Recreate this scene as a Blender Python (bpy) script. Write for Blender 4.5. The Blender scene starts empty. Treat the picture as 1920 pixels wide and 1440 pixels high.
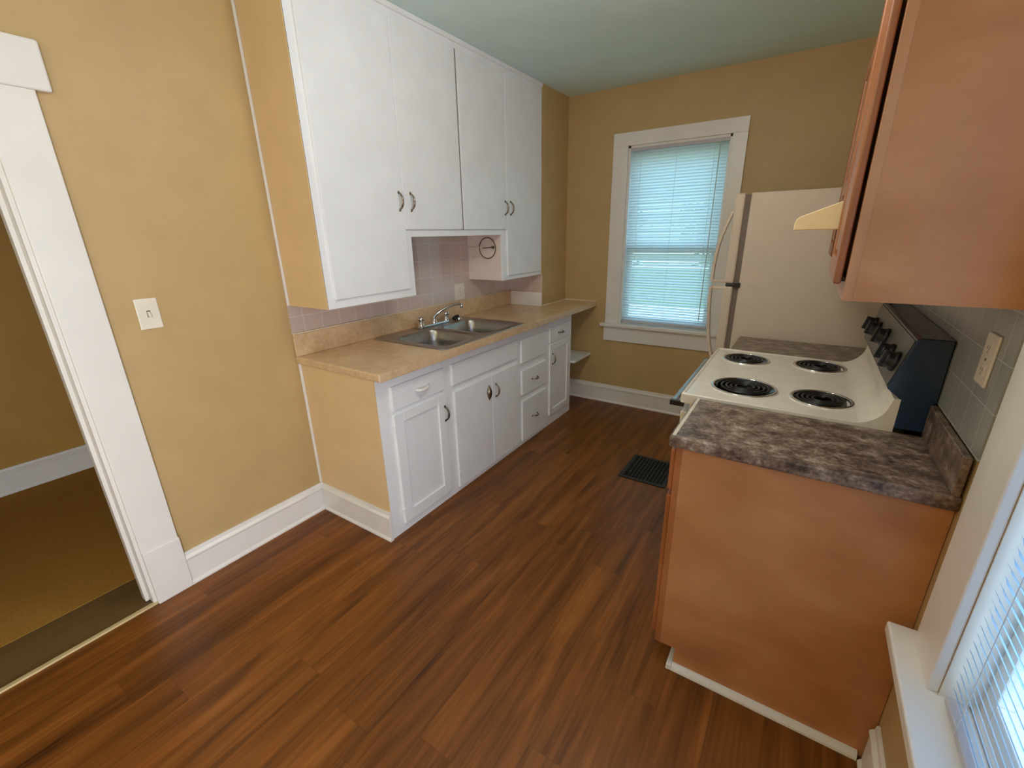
import bpy, bmesh, math, random
from mathutils import Vector, Matrix
random.seed(7)
S = bpy.context.scene
COL = S.collection

# ------------------------------------------------------------------ dimensions (metres)
H = 2.537            # ceiling
W = 2.543            # right wall
YB = 2.44            # back wall
YF = -2.75           # wall behind the camera
CT = 0.9206          # left counter top
CR = 0.914           # right counter top

# ------------------------------------------------------------------ node helpers
def lin(r, g, b):
    f = lambda c: (c/255/12.92) if c/255 <= .04045 else ((c/255+.055)/1.055)**2.4
    return (f(r), f(g), f(b), 1)

class NT:
    def __init__(self, name):
        self.m = bpy.data.materials.new(name); self.m.use_nodes = True
        self.t = self.m.node_tree; self.t.nodes.clear()
        self.out = self.n('ShaderNodeOutputMaterial')
    def n(self, typ, **kw):
        x = self.t.nodes.new(typ)
        for k, v in kw.items():
            if k in x.inputs: x.inputs[k].default_value = v
            else: setattr(x, k, v)
        return x
    def l(self, a, b): self.t.links.new(a, b)
    def bsdf(self, **kw):
        b = self.n('ShaderNodeBsdfPrincipled')
        for k, v in kw.items(): b.inputs[k].default_value = v
        self.l(b.outputs[0], self.out.inputs[0]); return b
    def coord(self, scale=(1, 1, 1), loc=(0, 0, 0), rot=(0, 0, 0)):
        g = self.n('ShaderNodeNewGeometry'); m = self.n('ShaderNodeMapping')
        m.inputs['Scale'].default_value = scale; m.inputs['Location'].default_value = loc
        m.inputs['Rotation'].default_value = rot
        self.l(g.outputs['Position'], m.inputs[0]); return m.outputs[0]
    def noise(self, vec, scale, detail=4, rough=.5, dist=0):
        x = self.n('ShaderNodeTexNoise'); x.inputs['Scale'].default_value = scale
        x.inputs['Detail'].default_value = detail; x.inputs['Roughness'].default_value = rough
        x.inputs['Distortion'].default_value = dist
        self.l(vec, x.inputs['Vector']); return x.outputs['Fac']
    def ramp(self, fac, stops):
        r = self.n('ShaderNodeValToRGB'); e = r.color_ramp.elements
        while len(e) < len(stops): e.new(.5)
        for k, (p, c) in enumerate(stops): e[k].position = p; e[k].color = c
        self.l(fac, r.inputs[0]); return r.outputs[0]
    def bump(self, fac, b, strength=.1, dist=.01):
        x = self.n('ShaderNodeBump'); x.inputs['Strength'].default_value = strength
        x.inputs['Distance'].default_value = dist
        self.l(fac, x.inputs['Height']); self.l(x.outputs[0], b.inputs['Normal'])

def paint(name, rgb, rough=.5, var=.04, bump=.05, scale=6, spec=.5):
    t = NT(name); b = t.bsdf(Roughness=rough); b.inputs['Specular IOR Level'].default_value = spec
    v = t.coord(); f = t.noise(v, scale, 3)
    c = lin(*rgb); lo = tuple(x*(1-var) for x in c[:3])+(1,); hi = tuple(min(1, x*(1+var)) for x in c[:3])+(1,)
    t.l(t.ramp(f, [(.35, lo), (.65, hi)]), b.inputs['Base Color'])
    if bump: t.bump(t.noise(v, 180, 3), b, bump, .002)
    return t.m

def metal(name, rgb, rough=.25, aniso=None):
    t = NT(name); b = t.bsdf(Metallic=1.0, Roughness=rough); b.inputs['Base Color'].default_value = lin(*rgb)
    f = t.noise(t.coord(aniso or (1, 1, 1)), 90, 2)
    r = t.n('ShaderNodeMapRange'); r.inputs[3].default_value = rough*.75; r.inputs[4].default_value = rough*1.3
    t.l(f, r.inputs[0]); t.l(r.outputs[0], b.inputs['Roughness']); return t.m

def plain(name, rgb, rough=.4, spec=.5):
    return paint(name, rgb, rough, .03, 0, 20, spec)

def floor_mat():
    t = NT('plank_vinyl'); b = t.bsdf(Roughness=.36); b.inputs['Specular IOR Level'].default_value = .3
    g = t.n('ShaderNodeNewGeometry'); sx = t.n('ShaderNodeSeparateXYZ'); t.l(g.outputs['Position'], sx.inputs[0])
    PW, PL = .152, 1.22
    def math_(op, a, bb=None):
        m = t.n('ShaderNodeMath', operation=op)
        for k, q in enumerate((a, bb)):
            if q is None: continue
            if isinstance(q, (int, float)): m.inputs[k].default_value = q
            else: t.l(q, m.inputs[k])
        return m.outputs[0]
    u = math_('DIVIDE', sx.outputs[0], PW); row = math_('FLOOR', u)
    wn = t.n('ShaderNodeTexWhiteNoise', noise_dimensions='1D'); t.l(row, wn.inputs['W'])
    vv = math_('ADD', math_('DIVIDE', sx.outputs[1], PL), wn.outputs['Value']); colm = math_('FLOOR', vv)
    cb = t.n('ShaderNodeCombineXYZ'); t.l(row, cb.inputs[0]); t.l(colm, cb.inputs[1])
    w2 = t.n('ShaderNodeTexWhiteNoise', noise_dimensions='2D'); t.l(cb.outputs[0], w2.inputs['Vector'])
    # grain: streaks stretched along the plank, offset per plank
    off = math_('MULTIPLY', w2.outputs['Value'], 37.0)
    cg = t.n('ShaderNodeCombineXYZ')
    t.l(math_('MULTIPLY', sx.outputs[0], 9.0), cg.inputs[0])
    t.l(math_('ADD', math_('MULTIPLY', sx.outputs[1], .75), off), cg.inputs[1]); t.l(off, cg.inputs[2])
    f1 = t.noise(cg.outputs[0], 1.5, 6, .6, .6)
    cg2 = t.n('ShaderNodeCombineXYZ')
    t.l(math_('MULTIPLY', sx.outputs[0], 60.0), cg2.inputs[0]); t.l(math_('ADD', math_('MULTIPLY', sx.outputs[1], 1.6), off), cg2.inputs[1])
    f2 = t.noise(cg2.outputs[0], 1.5, 3, .55, .2)
    f = math_('ADD', math_('MULTIPLY', f1, .72), math_('MULTIPLY', f2, .28))
    col = t.ramp(f, [(.28, lin(56, 28, 9)), (.44, lin(104, 59, 21)), (.58, lin(132, 78, 29)), (.75, lin(156, 100, 46))])
    hs = t.n('ShaderNodeHueSaturation'); t.l(col, hs.inputs['Color'])
    t.l(math_('ADD', math_('MULTIPLY', w2.outputs['Value'], .14), .93), hs.inputs['Value'])
    # joints
    fu = math_('FRACT', u); du = math_('MINIMUM', fu, math_('SUBTRACT', 1.0, fu)); ju = math_('LESS_THAN', du, .009)
    fv = math_('FRACT', vv); dv = math_('MINIMUM', fv, math_('SUBTRACT', 1.0, fv)); jv = math_('LESS_THAN', dv, .0011)
    j = math_('MAXIMUM', ju, jv)
    mx = t.n('ShaderNodeMix', data_type='RGBA'); t.l(math_('MULTIPLY', j, .22), mx.inputs[0]); t.l(hs.outputs[0], mx.inputs[6]); mx.inputs[7].default_value = lin(40, 20, 12)
    t.l(mx.outputs[2], b.inputs['Base Color'])
    r = t.n('ShaderNodeMapRange'); r.inputs[3].default_value = .3; r.inputs[4].default_value = .46; t.l(f2, r.inputs[0]); t.l(r.outputs[0], b.inputs['Roughness'])
    t.bump(f2, b, .08, .002)
    return t.m

def tile_mat(name, rgb, grout, size=.1085, off=(0, 0), axis='x', rough=.12):
    """square glazed tiles on a wall whose normal is x or y"""
    t = NT(name); b = t.bsdf(Roughness=rough)
    g = t.n('ShaderNodeNewGeometry'); s = t.n('ShaderNodeSeparateXYZ'); t.l(g.outputs['Position'], s.inputs[0])
    c = t.n('ShaderNodeCombineXYZ'); t.l(s.outputs[1 if axis == 'x' else 0], c.inputs[0]); t.l(s.outputs[2], c.inputs[1])
    m = t.n('ShaderNodeMapping'); m.inputs['Location'].default_value = (off[0], off[1], 0); t.l(c.outputs[0], m.inputs[0])
    br = t.n('ShaderNodeTexBrick', offset=0.0, squash=1.0)
    br.inputs['Scale'].default_value = 1; br.inputs['Brick Width'].default_value = size; br.inputs['Row Height'].default_value = size
    br.inputs['Mortar Size'].default_value = .0016; br.inputs['Mortar Smooth'].default_value = .3
    cc = lin(*rgb); br.inputs['Color1'].default_value = cc; br.inputs['Color2'].default_value = tuple(x*.93 for x in cc[:3])+(1,)
    br.inputs['Mortar'].default_value = lin(*grout)
    t.l(m.outputs[0], br.inputs['Vector']); t.l(br.outputs['Color'], b.inputs['Base Color'])
    iv = t.n('ShaderNodeInvert'); t.l(br.outputs['Fac'], iv.inputs['Color']); t.bump(iv.outputs[0], b, .35, .002)
    return t.m

def laminate(name, stops, scale=14, rough=.3, fine=60, stretch=(1, 1, 1)):
    t = NT(name); b = t.bsdf(Roughness=rough); v = t.coord(stretch)
    f1 = t.noise(v, scale, 6, .66, .25); f2 = t.noise(v, fine, 3, .6, .1)
    m = t.n('ShaderNodeMath', operation='MULTIPLY_ADD'); t.l(f1, m.inputs[0]); m.inputs[1].default_value = .68
    m2 = t.n('ShaderNodeMath', operation='MULTIPLY'); t.l(f2, m2.inputs[0]); m2.inputs[1].default_value = .32; t.l(m2.outputs[0], m.inputs[2])
    t.l(t.ramp(m.outputs[0], stops), b.inputs['Base Color']); return t.m

def wood(name, lo, mid, hi, rough=.34, grain=(14, 14, 1.2)):
    t = NT(name); b = t.bsdf(Roughness=rough)
    f1 = t.noise(t.coord(grain), 1.1, 4, .5, .8); f2 = t.noise(t.coord((2.2, 2.2, 3.4)), 1.0, 3, .5, .5)
    m = t.n('ShaderNodeMath', operation='MULTIPLY_ADD'); t.l(f1, m.inputs[0]); m.inputs[1].default_value = .4
    m2 = t.n('ShaderNodeMath', operation='MULTIPLY'); t.l(f2, m2.inputs[0]); m2.inputs[1].default_value = .6; t.l(m2.outputs[0], m.inputs[2])
    t.l(t.ramp(m.outputs[0], [(.3, lin(*lo)), (.5, lin(*mid)), (.7, lin(*hi))]), b.inputs['Base Color']); return t.m

def glass_mat():
    t = NT('window_glass'); tr = t.n('ShaderNodeBsdfTransparent'); gl = t.n('ShaderNodeBsdfGlossy'); gl.inputs['Roughness'].default_value = .02
    fr = t.n('ShaderNodeFresnel'); fr.inputs[0].default_value = 1.45; mx = t.n('ShaderNodeMixShader')
    ge = t.n('ShaderNodeNewGeometry'); sb = t.n('ShaderNodeMath', operation='SUBTRACT'); sb.inputs[0].default_value = 1; t.l(ge.outputs['Backfacing'], sb.inputs[1])
    mu = t.n('ShaderNodeMath', operation='MULTIPLY'); t.l(fr.outputs[0], mu.inputs[0]); t.l(sb.outputs[0], mu.inputs[1])
    t.l(mu.outputs[0], mx.inputs[0]); t.l(tr.outputs[0], mx.inputs[1]); t.l(gl.outputs[0], mx.inputs[2]); t.l(mx.outputs[0], t.out.inputs[0]); return t.m

def slat_mat(name, rgb, trans, k=.5):
    t = NT(name); d = t.n('ShaderNodeBsdfDiffuse'); d.inputs[0].default_value = lin(*rgb)
    tl = t.n('ShaderNodeBsdfTranslucent'); tl.inputs[0].default_value = lin(*trans)
    mx = t.n('ShaderNodeMixShader'); mx.inputs[0].default_value = k
    t.l(d.outputs[0], mx.inputs[1]); t.l(tl.outputs[0], mx.inputs[2]); t.l(mx.outputs[0], t.out.inputs[0]); return t.m

def leaf_mat(name, a, bb):
    t = NT(name); v = t.coord(); c = t.ramp(t.noise(v, 3.0, 4), [(.35, lin(*a)), (.65, lin(*bb))])
    d = t.n('ShaderNodeBsdfDiffuse'); tl = t.n('ShaderNodeBsdfTranslucent'); t.l(c, d.inputs[0]); t.l(c, tl.inputs[0])
    mx = t.n('ShaderNodeMixShader'); mx.inputs[0].default_value = .45
    t.l(d.outputs[0], mx.inputs[1]); t.l(tl.outputs[0], mx.inputs[2]); t.l(mx.outputs[0], t.out.inputs[0]); return t.m

M = dict(
    wall=paint('tan_wall_paint', (190, 160, 110), .5, .03, .12),
    ceil=paint('ceiling_paint', (216, 236, 230), .8, .02, .15),
    white=paint('white_trim_paint', (232, 227, 221), .3, .02, .05),
    cab=paint('white_cabinet_paint', (238, 238, 238), .32, .02, .08),
    beige=paint('tan_cabinet_side_paint', (224, 192, 144), .5, .03, .1),
    inner=paint('pale_side_paint', (232, 216, 204), .4, .02, .05),
    floor=floor_mat(),
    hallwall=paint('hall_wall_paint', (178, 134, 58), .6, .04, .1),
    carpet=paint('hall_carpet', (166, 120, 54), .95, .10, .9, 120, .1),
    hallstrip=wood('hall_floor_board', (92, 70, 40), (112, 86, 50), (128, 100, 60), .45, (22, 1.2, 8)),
    thresh=wood('threshold_strip', (196, 170, 120), (206, 182, 134), (214, 192, 146), .5, (20, 1.5, 8)),
    tileL=tile_mat('pinkish_beige_tile', (206, 184, 172), (222, 214, 208), .1085, (-.053, -.04), 'x', .1),
    tileE=tile_mat('pinkish_beige_tile_end', (206, 184, 172), (222, 214, 208), .1085, (0, -.04), 'y', .1),
    tileR=tile_mat('grey_beige_tile', (168, 168, 164), (200, 202, 202), .1045, (-.068, -.0795), 'x', .22),
    ctL=laminate('tan_laminate', [(.3, lin(184, 148, 108)), (.5, lin(212, 178, 138)), (.7, lin(226, 200, 164))], 9, .3),
    ctR=laminate('brown_stone_laminate', [(.36, lin(52, 40, 38)), (.46, lin(104, 84, 72)), (.54, lin(136, 114, 98)), (.66, lin(188, 172, 156))], 22, .3, 120, (.85, 1, 1)),
    caulk=plain('pale_caulk', (222, 208, 184), .5),
    woodR=wood('honey_maple', (166, 107, 64), (188, 128, 82), (206, 149, 102), .36, (3.5, 3.5, 7)),
    woodF=wood('honey_maple_frame', (176, 118, 78), (194, 138, 96), (208, 154, 112), .34, (12, 12, 1.4)),
    woodD=wood('honey_maple_door', (144, 86, 48), (164, 100, 58), (182, 118, 74), .34, (12, 12, 1.4)),
    shadowgap=plain('dark_gap', (34, 24, 20), .8),
    steel=metal('brushed_steel', (176, 172, 166), .3, (1, 14, 1)),
    chrome=metal('chrome', (226, 226, 226), .07),
    nickel=metal('antique_nickel', (150, 136, 120), .28),
    pewter=metal('dark_pewter', (104, 94, 84), .3),
    enamel=plain('white_enamel', (236, 226, 210), .16),
    fridge=paint('almond_appliance', (214, 198, 178), .42, .02, .12, 12),
    gasket=plain('grey_gasket', (120, 106, 96), .7),
    hood=plain('cream_enamel', (246, 226, 180), .35),
    hoodin=plain('hood_filter', (120, 112, 100), .5),
    navy=plain('flare_tinted_black_enamel', (28, 52, 80), .18),  # blue of the lens flare put into the black enamel's colour
    knob=plain('black_knob', (20, 24, 30), .35),
    panel=plain('grey_control_panel', (104, 98, 90), .4),
    coil=plain('black_coil', (26, 24, 24), .35),
    pan=metal('dark_drip_pan', (92, 88, 82), .16),
    black=plain('black_plastic', (18, 18, 19), .35),
    iron=plain('black_iron', (22, 20, 19), .5),
    dark=plain('duct_shade_black', (6, 6, 6), .9),
    ivory=plain('ivory_plastic', (232, 222, 206), .35),
    slot=plain('slot_dark', (96, 84, 70), .6),
    glass=glass_mat(),
    slatB=slat_mat('blind_slat_back', (226, 232, 232), (208, 226, 226), .5),
    slatR=slat_mat('blind_slat_right', (224, 230, 234), (176, 216, 255), .58),
    rail=plain('blind_rail', (188, 184, 190), .4),
    cord=plain('blind_cord', (214, 214, 210), .6),
    leafA=leaf_mat('leaf_green', (70, 120, 40), (150, 190, 70)),
    leafB=leaf_mat('leaf_dark', (40, 84, 36), (90, 140, 60)),
    bark=wood('bark', (62, 50, 40), (84, 70, 58), (104, 90, 74), .9),
    grass=paint('lawn_grass', (96, 128, 60), .95, .25, .6, 8, .1),
    path=paint('blue_grey_paving', (126, 150, 172), .9, .10, .3, 4, .1),
    drive=paint('pale_driveway', (214, 210, 200), .9, .06, .3, 4, .1),
)

# ------------------------------------------------------------------ mesh helpers (world coordinates)
def box(bm, x0, x1, y0, y1, z0, z1):
    x0, x1 = sorted((x0, x1)); y0, y1 = sorted((y0, y1)); z0, z1 = sorted((z0, z1))
    v = [bm.verts.new(p) for p in ((x0,y0,z0),(x1,y0,z0),(x1,y1,z0),(x0,y1,z0),(x0,y0,z1),(x1,y0,z1),(x1,y1,z1),(x0,y1,z1))]
    for f in ((0,3,2,1),(4,5,6,7),(0,1,5,4),(1,2,6,5),(2,3,7,6),(3,0,4,7)): bm.faces.new([v[i] for i in f])

def B(*boxes):
    bm = bmesh.new()
    for b in boxes: box(bm, *b)
    return bm

def prism(bm, poly, fn, a, b):
    """poly: 2D points; fn(u, v, t) -> world; extruded from t=a to t=b"""
    lo = [bm.verts.new(fn(u, v, a)) for u, v in poly]; hi = [bm.verts.new(fn(u, v, b)) for u, v in poly]
    n = len(poly)
    bm.faces.new(lo[::-1]); bm.faces.new(hi)
    for i in range(n): bm.faces.new((lo[i], lo[(i+1) % n], hi[(i+1) % n], hi[i]))
    bmesh.ops.recalc_face_normals(bm, faces=bm.faces)

def tube(bm, pts, r, n=10, cap=True):
    pts = [Vector(p) for p in pts]; rs = r if isinstance(r, (list, tuple)) else [r]*len(pts)
    rings = []; up = None
    for i, p in enumerate(pts):
        d = (pts[min(i+1, len(pts)-1)]-pts[max(i-1, 0)]).normalized()
        if up is None:
            up = Vector((0, 0, 1)) if abs(d.z) < .9 else Vector((1, 0, 0))
        s = d.cross(up)
        if s.length < 1e-5: s = d.orthogonal()
        s.normalize(); up = s.cross(d).normalized()
        rings.append([bm.verts.new(p+(s*math.cos(2*math.pi*k/n)+up*math.sin(2*math.pi*k/n))*rs[i]) for k in range(n)])
    for a, b in zip(rings, rings[1:]):
        for k in range(n): bm.faces.new((a[k], a[(k+1) % n], b[(k+1) % n], b[k]))
    if cap: bm.faces.new(rings[0][::-1]); bm.faces.new(rings[-1])
    bmesh.ops.recalc_face_normals(bm, faces=bm.faces)

def lathe(bm, prof, origin, axis=(0, 0, 1), n=28, closed=False):
    """prof: (radius, height) list revolved round axis at origin"""
    ax = Vector(axis).normalized(); s = ax.orthogonal().normalized(); t = ax.cross(s); o = Vector(origin)
    rings = []
    for r, h in prof:
        if r < 1e-6: rings.append([bm.verts.new(o+ax*h)])
        else: rings.append([bm.verts.new(o+ax*h+(s*math.cos(2*math.pi*k/n)+t*math.sin(2*math.pi*k/n))*r) for k in range(n)])
    pairs = list(zip(rings, rings[1:])) + ([(rings[-1], rings[0])] if closed else [])
    for a, b in pairs:
        for k in range(n):
            q = [a[k % len(a)], a[(k+1) % len(a)], b[(k+1) % len(b)], b[k % len(b)]]
            q = [v for i, v in enumerate(q) if v not in q[:i]]
            if len(q) > 2: bm.faces.new(q)
    bmesh.ops.recalc_face_normals(bm, faces=bm.faces)

def rrect(x0, x1, y0, y1, r, n=6):
    out = []
    for cx, cy, a0 in ((x1-r, y1-r, 0), (x0+r, y1-r, 90), (x0+r, y0+r, 180), (x1-r, y0+r, 270)):
        for k in range(n+1):
            a = math.radians(a0+90*k/n); out.append((cx+r*math.cos(a), cy+r*math.sin(a)))
    return out

def fill_holes(bm, outer, holes, z):
    """flat sheet at height z with holes; returns the hole vertex loops"""
    edges = []; loops = []
    for lp in [outer]+holes:
        vs = [bm.verts.new((x, y, z)) for x, y in lp]; loops.append(vs)
        for i in range(len(vs)): edges.append(bm.edges.new((vs[i], vs[(i+1) % len(vs)])))
    r = bmesh.ops.triangle_fill(bm, use_beauty=True, use_dissolve=False, edges=edges, normal=(0, 0, 1))
    for f in r['geom']:
        if isinstance(f, bmesh.types.BMFace) and f.normal.z < 0: f.normal_flip()
    return loops

def loft(bm, vs0, loops):
    prev = vs0
    for lp in loops:
        cur = [bm.verts.new(p) for p in lp]; n = len(cur)
        for k in range(n): bm.faces.new((prev[k], prev[(k+1) % n], cur[(k+1) % n], cur[k]))
        prev = cur
    return prev

# ------------------------------------------------------------------ object helpers
def rootloc(o):
    while o.parent: o = o.parent
    return o.location.copy()

def ob(name, bm, mat, parent=None, bevel=0, smooth=False, seg=2, label=None):
    me = bpy.data.meshes.new(name)
    if parent is not None:
        off = rootloc(parent)
    else:
        xs = [v.co for v in bm.verts]
        off = Vector(((min(c.x for c in xs)+max(c.x for c in xs))/2, (min(c.y for c in xs)+max(c.y for c in xs))/2, min(c.z for c in xs)))
    bmesh.ops.translate(bm, verts=bm.verts, vec=-off)
    if smooth:
        for f in bm.faces: f.smooth = True
    bm.normal_update(); bm.to_mesh(me); bm.free()
    me.materials.append(M[mat])
    o = bpy.data.objects.new(name, me); COL.objects.link(o)
    if parent is not None: o.parent = parent
    else: o.location = off
    if bevel:
        b = o.modifiers.new('edge', 'BEVEL'); b.width = bevel; b.segments = seg; b.limit_method = 'ANGLE'; b.angle_limit = math.radians(40)
        b.harden_normals = False
    if smooth and not bevel:
        pass
    if label: o['label'] = label
    return o

def tag(o, label, cat, group=None):
    o['label'] = label; o['category'] = cat
    if group: o['group'] = group
    return o

def thing(name, loc, label, cat, group=None):
    o = bpy.data.objects.new(name, None); o.empty_display_size = .1; COL.objects.link(o); o.location = loc
    return tag(o, label, cat, group)

def struct(name, bm, mat, parent=None, **kw):
    o = ob(name, bm, mat, parent, **kw)
    if parent is None: o['kind'] = 'structure'
    return o

def group_struct(name, loc):
    o = bpy.data.objects.new(name, None); o.empty_display_size = .1; COL.objects.link(o); o.location = loc
    o['kind'] = 'structure'; return o

# ------------------------------------------------------------------ the shell
WT = .13
struct('floor', B((0, W, YF, YB, -.1, 0)), 'floor')
struct('ceiling', B((-2.0, W+.2, YF-.15, YB+.2, H, H+.12)), 'ceil')
DY0, DY1, DZ = -.844, -1.76, 1.964         # doorway
struct('wall_left', B((-WT, 0, DY0, YB, 0, H), (-WT, 0, DY1, DY0, DZ, H), (-WT, 0, YF, DY1, 0, H)), 'wall')
WX0, WX1, WZ0, WZ1 = .850, 1.584, .745, 2.128   # back window opening
struct('wall_back', B((-WT, WX0, YB, YB+WT, -.1, H), (WX1, W+WT, YB, YB+WT, -.1, H), (WX0, WX1, YB, YB+WT, -.1, WZ0), (WX0, WX1, YB, YB+WT, WZ1, H)), 'wall')
RY0, RY1, RZ0, RZ1 = -.19, -.98, .552, 2.10     # right window opening
RY2, RY3, RZ3 = -1.45, -2.35, .18                           # unseen opening added beside and behind the camera for fill light
struct('wall_right', B((W, W+WT, RY0, YB, -.1, H), (W, W+WT, RY1, RY0, -.1, RZ0-.03), (W, W+WT, RY1, RY0, RZ1, H), (W, W+WT, RY2, RY1, -.1, H),
                       (W, W+WT, RY3, RY2, -.1, RZ3), (W, W+WT, RY3, RY2, RZ1, H), (W, W+WT, YF, RY3, -.1, H)), 'wall')
struct('wall_front', B((-WT, W+WT, YF-WT, YF, -.1, H)), 'wall')
# boxed-in chase in the far left corner above the counter
struct('wall_chase', B((0, .327, 2.0075, YB, CT+.001, H)), 'wall')

# hall beyond the doorway
HX = -1.87
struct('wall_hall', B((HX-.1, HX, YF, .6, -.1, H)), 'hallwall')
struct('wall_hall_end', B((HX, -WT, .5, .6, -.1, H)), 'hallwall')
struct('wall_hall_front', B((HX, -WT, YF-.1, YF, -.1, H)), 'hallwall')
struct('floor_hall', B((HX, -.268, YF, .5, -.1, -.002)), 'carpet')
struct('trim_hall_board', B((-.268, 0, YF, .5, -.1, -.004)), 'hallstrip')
struct('trim_threshold', B((-.008, .014, DY1, DY0, -.01, .007)), 'thresh', bevel=.003)

PROF = [(0, 0), (.024, 0), (.024, .009), (.0165, .021), (.0165, .128), (.021, .133), (.021, .141), (.011, .152), (.009, .168), (0, .168)]
def board(p0, p1, nrm, prof=PROF):
    """moulded skirting from p0 to p1 standing on the floor against a wall with inward normal nrm"""
    bm = bmesh.new(); p0 = Vector((*p0, 0)); p1 = Vector((*p1, 0)); n = Vector((*nrm, 0))
    prism(bm, prof, lambda d, z, t: p0.lerp(p1, t)+n*d+Vector((0, 0, z)), 0, 1); return bm
struct('baseboard_left', board((0, -.714), (0, -.0005), (1, 0)), 'white', bevel=.0015)
struct('baseboard_left_front', board((0, YF), (0, DY1-.13), (1, 0)), 'white')
struct('baseboard_back', board((0, YB), (1.83, YB), (0, -1)), 'white', bevel=.0015)
struct('baseboard_right', board((W, YF), (W, .0255), (-1, 0)), 'white', bevel=.0015)
struct('baseboard_hall', board((HX, YF), (HX, .5), (1, 0)), 'white')

# corner beads where the cabinets meet the wall
struct('trim_1', B((0, .009, -.019, -.0065, 1.183, H)), 'white', bevel=.003)
struct('trim_2', B((0, .009, -.017, -.003, .170, CT-.04)), 'white', bevel=.003)

# doorway frame
d = group_struct('door_1', (0, DY0, 0))
ob('jamb', B((-WT-.005, .004, DY0-.018+.018, DY0-.016, 0, DZ), (-WT-.005, .004, DY1, DY1+.016, 0, DZ), (-WT-.005, .004, DY1, DY0, DZ-.016, DZ)), 'white', d, .002)
ob('door_stop', B((-.085, -.045, DY0-.030, DY0-.016, 0, DZ-.016), (-.085, -.045, DY1+.016, DY1+.030, 0, DZ-.016)), 'white', d, .002)
ob('casing', B((0, .02, DY0-.004, -.7155, .262, DZ), (0, .02, DY1-.125, DY1+.004, .262, DZ)), 'white', d, .003)
ob('plinth_block', B((0, .026, DY0-.004, -.7125, 0, .264), (0, .026, DY1-.127, DY1+.004, 0, .264)), 'white', d, .004)
ob('head_casing', B((0, .024, DY1-.165, -.674, DZ, 2.107)), 'white', d, .006)
ob('hall_casing', B((-WT-.02, -WT, DY0-.004, -.72, 0, DZ), (-WT-.02, -WT, DY1-.125, DY1, 0, DZ), (-WT-.02, -WT, DY1-.125, -.72, DZ, 2.1)), 'white', d)

# ------------------------------------------------------------------ windows
def sash_boxes(a0, a1, z0, z1, t0, t1, axis, st=.045, bot=.05, top=.04):
    """four rails of a sash; axis 'x' = spans x at depth y t0..t1, axis 'y' = spans y at depth x"""
    rects = [(a0, a0+st, z0, z1), (a1-st, a1, z0, z1), (a0+st, a1-st, z0, z0+bot), (a0+st, a1-st, z1-top, z1)]
    return [(u0, u1, t0, t1, w0, w1) if axis == 'x' else (t0, t1, u0, u1, w0, w1) for u0, u1, w0, w1 in rects]

w = group_struct('window_1', (1.2, YB, .59))
ob('casing', B((.731, .850, YB-.02, YB, WZ0, WZ1), (WX1, 1.679, YB-.02, YB, WZ0, WZ1), (.731, 1.679, YB-.02, YB, WZ1, 2.222)), 'white', w, .003)
ob('sill', B((.694, 1.70, YB-.052, YB+.05, .718, .747)), 'white', w, .005)
ob('apron', B((.722, 1.679, YB-.018, YB, .589, .718)), 'white', w, .003)
ob('frame', B((WX0, WX0+.016, YB, YB+.125, .747, WZ1), (WX1-.016, WX1, YB, YB+.125, .747, WZ1), (WX0, WX1, YB, YB+.125, WZ1-.016, WZ1), (WX0, WX1, YB+.05, YB+.13, WZ0-.02, .75)), 'white', w)
ob('sash', B(*sash_boxes(WX0+.016, WX1-.016, .75, 1.40, YB+.055, YB+.085, 'x', .045, .06, .05)), 'white', w, .003, label='lower white window sash')
ob('sash', B(*sash_boxes(WX0+.016, WX1-.016, 1.36, 2.112, YB+.09, YB+.12, 'x', .045, .04, .06)), 'white', w, .003, label='upper white window sash')
ob('pane', B((WX0+.06, WX1-.06, YB+.068, YB+.071, .80, 1.36)), 'glass', w)
ob('pane', B((WX0+.06, WX1-.06, YB+.103, YB+.106, 1.39, 2.06)), 'glass', w)

def right_window(name, y0, y1, RZ0):
    w = group_struct(name, (W, (y0+y1)/2, .35))
    cw = .145
    ob('casing', B((W-.02, W, y0, y0+cw, RZ0, RZ1), (W-.02, W, y1-cw, y1, RZ0, RZ1), (W-.02, W, y1-cw, y0+cw, RZ1, RZ1+.11)), 'white', w, .003)
    ob('sill', B((W-.067, W+.05, y1-cw-.03, y0+cw+.038, RZ0-.032, RZ0)), 'white', w, .005)
    ob('apron', B((W-.018, W, y1-cw, y0+cw, RZ0-.15, RZ0-.032)), 'white', w, .003)
    ob('frame', B((W, W+.125, y0-.004, y0, RZ0, RZ1), (W, W+.125, y1, y1+.004, RZ0, RZ1), (W, W+.125, y1, y0, RZ1-.016, RZ1), (W+.05, W+.13, y1, y0, RZ0-.02, RZ0+.01)), 'white', w)
    ob('sash', B(*sash_boxes(y1+.004, y0-.004, RZ0+.01, 1.33, W+.060, W+.09, 'y', .045, .06, .05)), 'white', w, .003)
    ob('sash', B(*sash_boxes(y1+.004, y0-.004, 1.29, RZ1-.016, W+.095, W+.122, 'y', .045, .04, .06)), 'white', w, .003)
    ob('pane', B((W+.073, W+.076, y1+.06, y0-.06, RZ0+.07, 1.29)), 'glass', w)
    ob('pane', B((W+.107, W+.110, y1+.06, y0-.06, 1.33, RZ1-.08)), 'glass', w)
right_window('window_2', RY0, RY1, RZ0)
right_window('fill_window', RY2, RY3, RZ3+.03)  # unseen window, added to carry the side fill light

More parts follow.
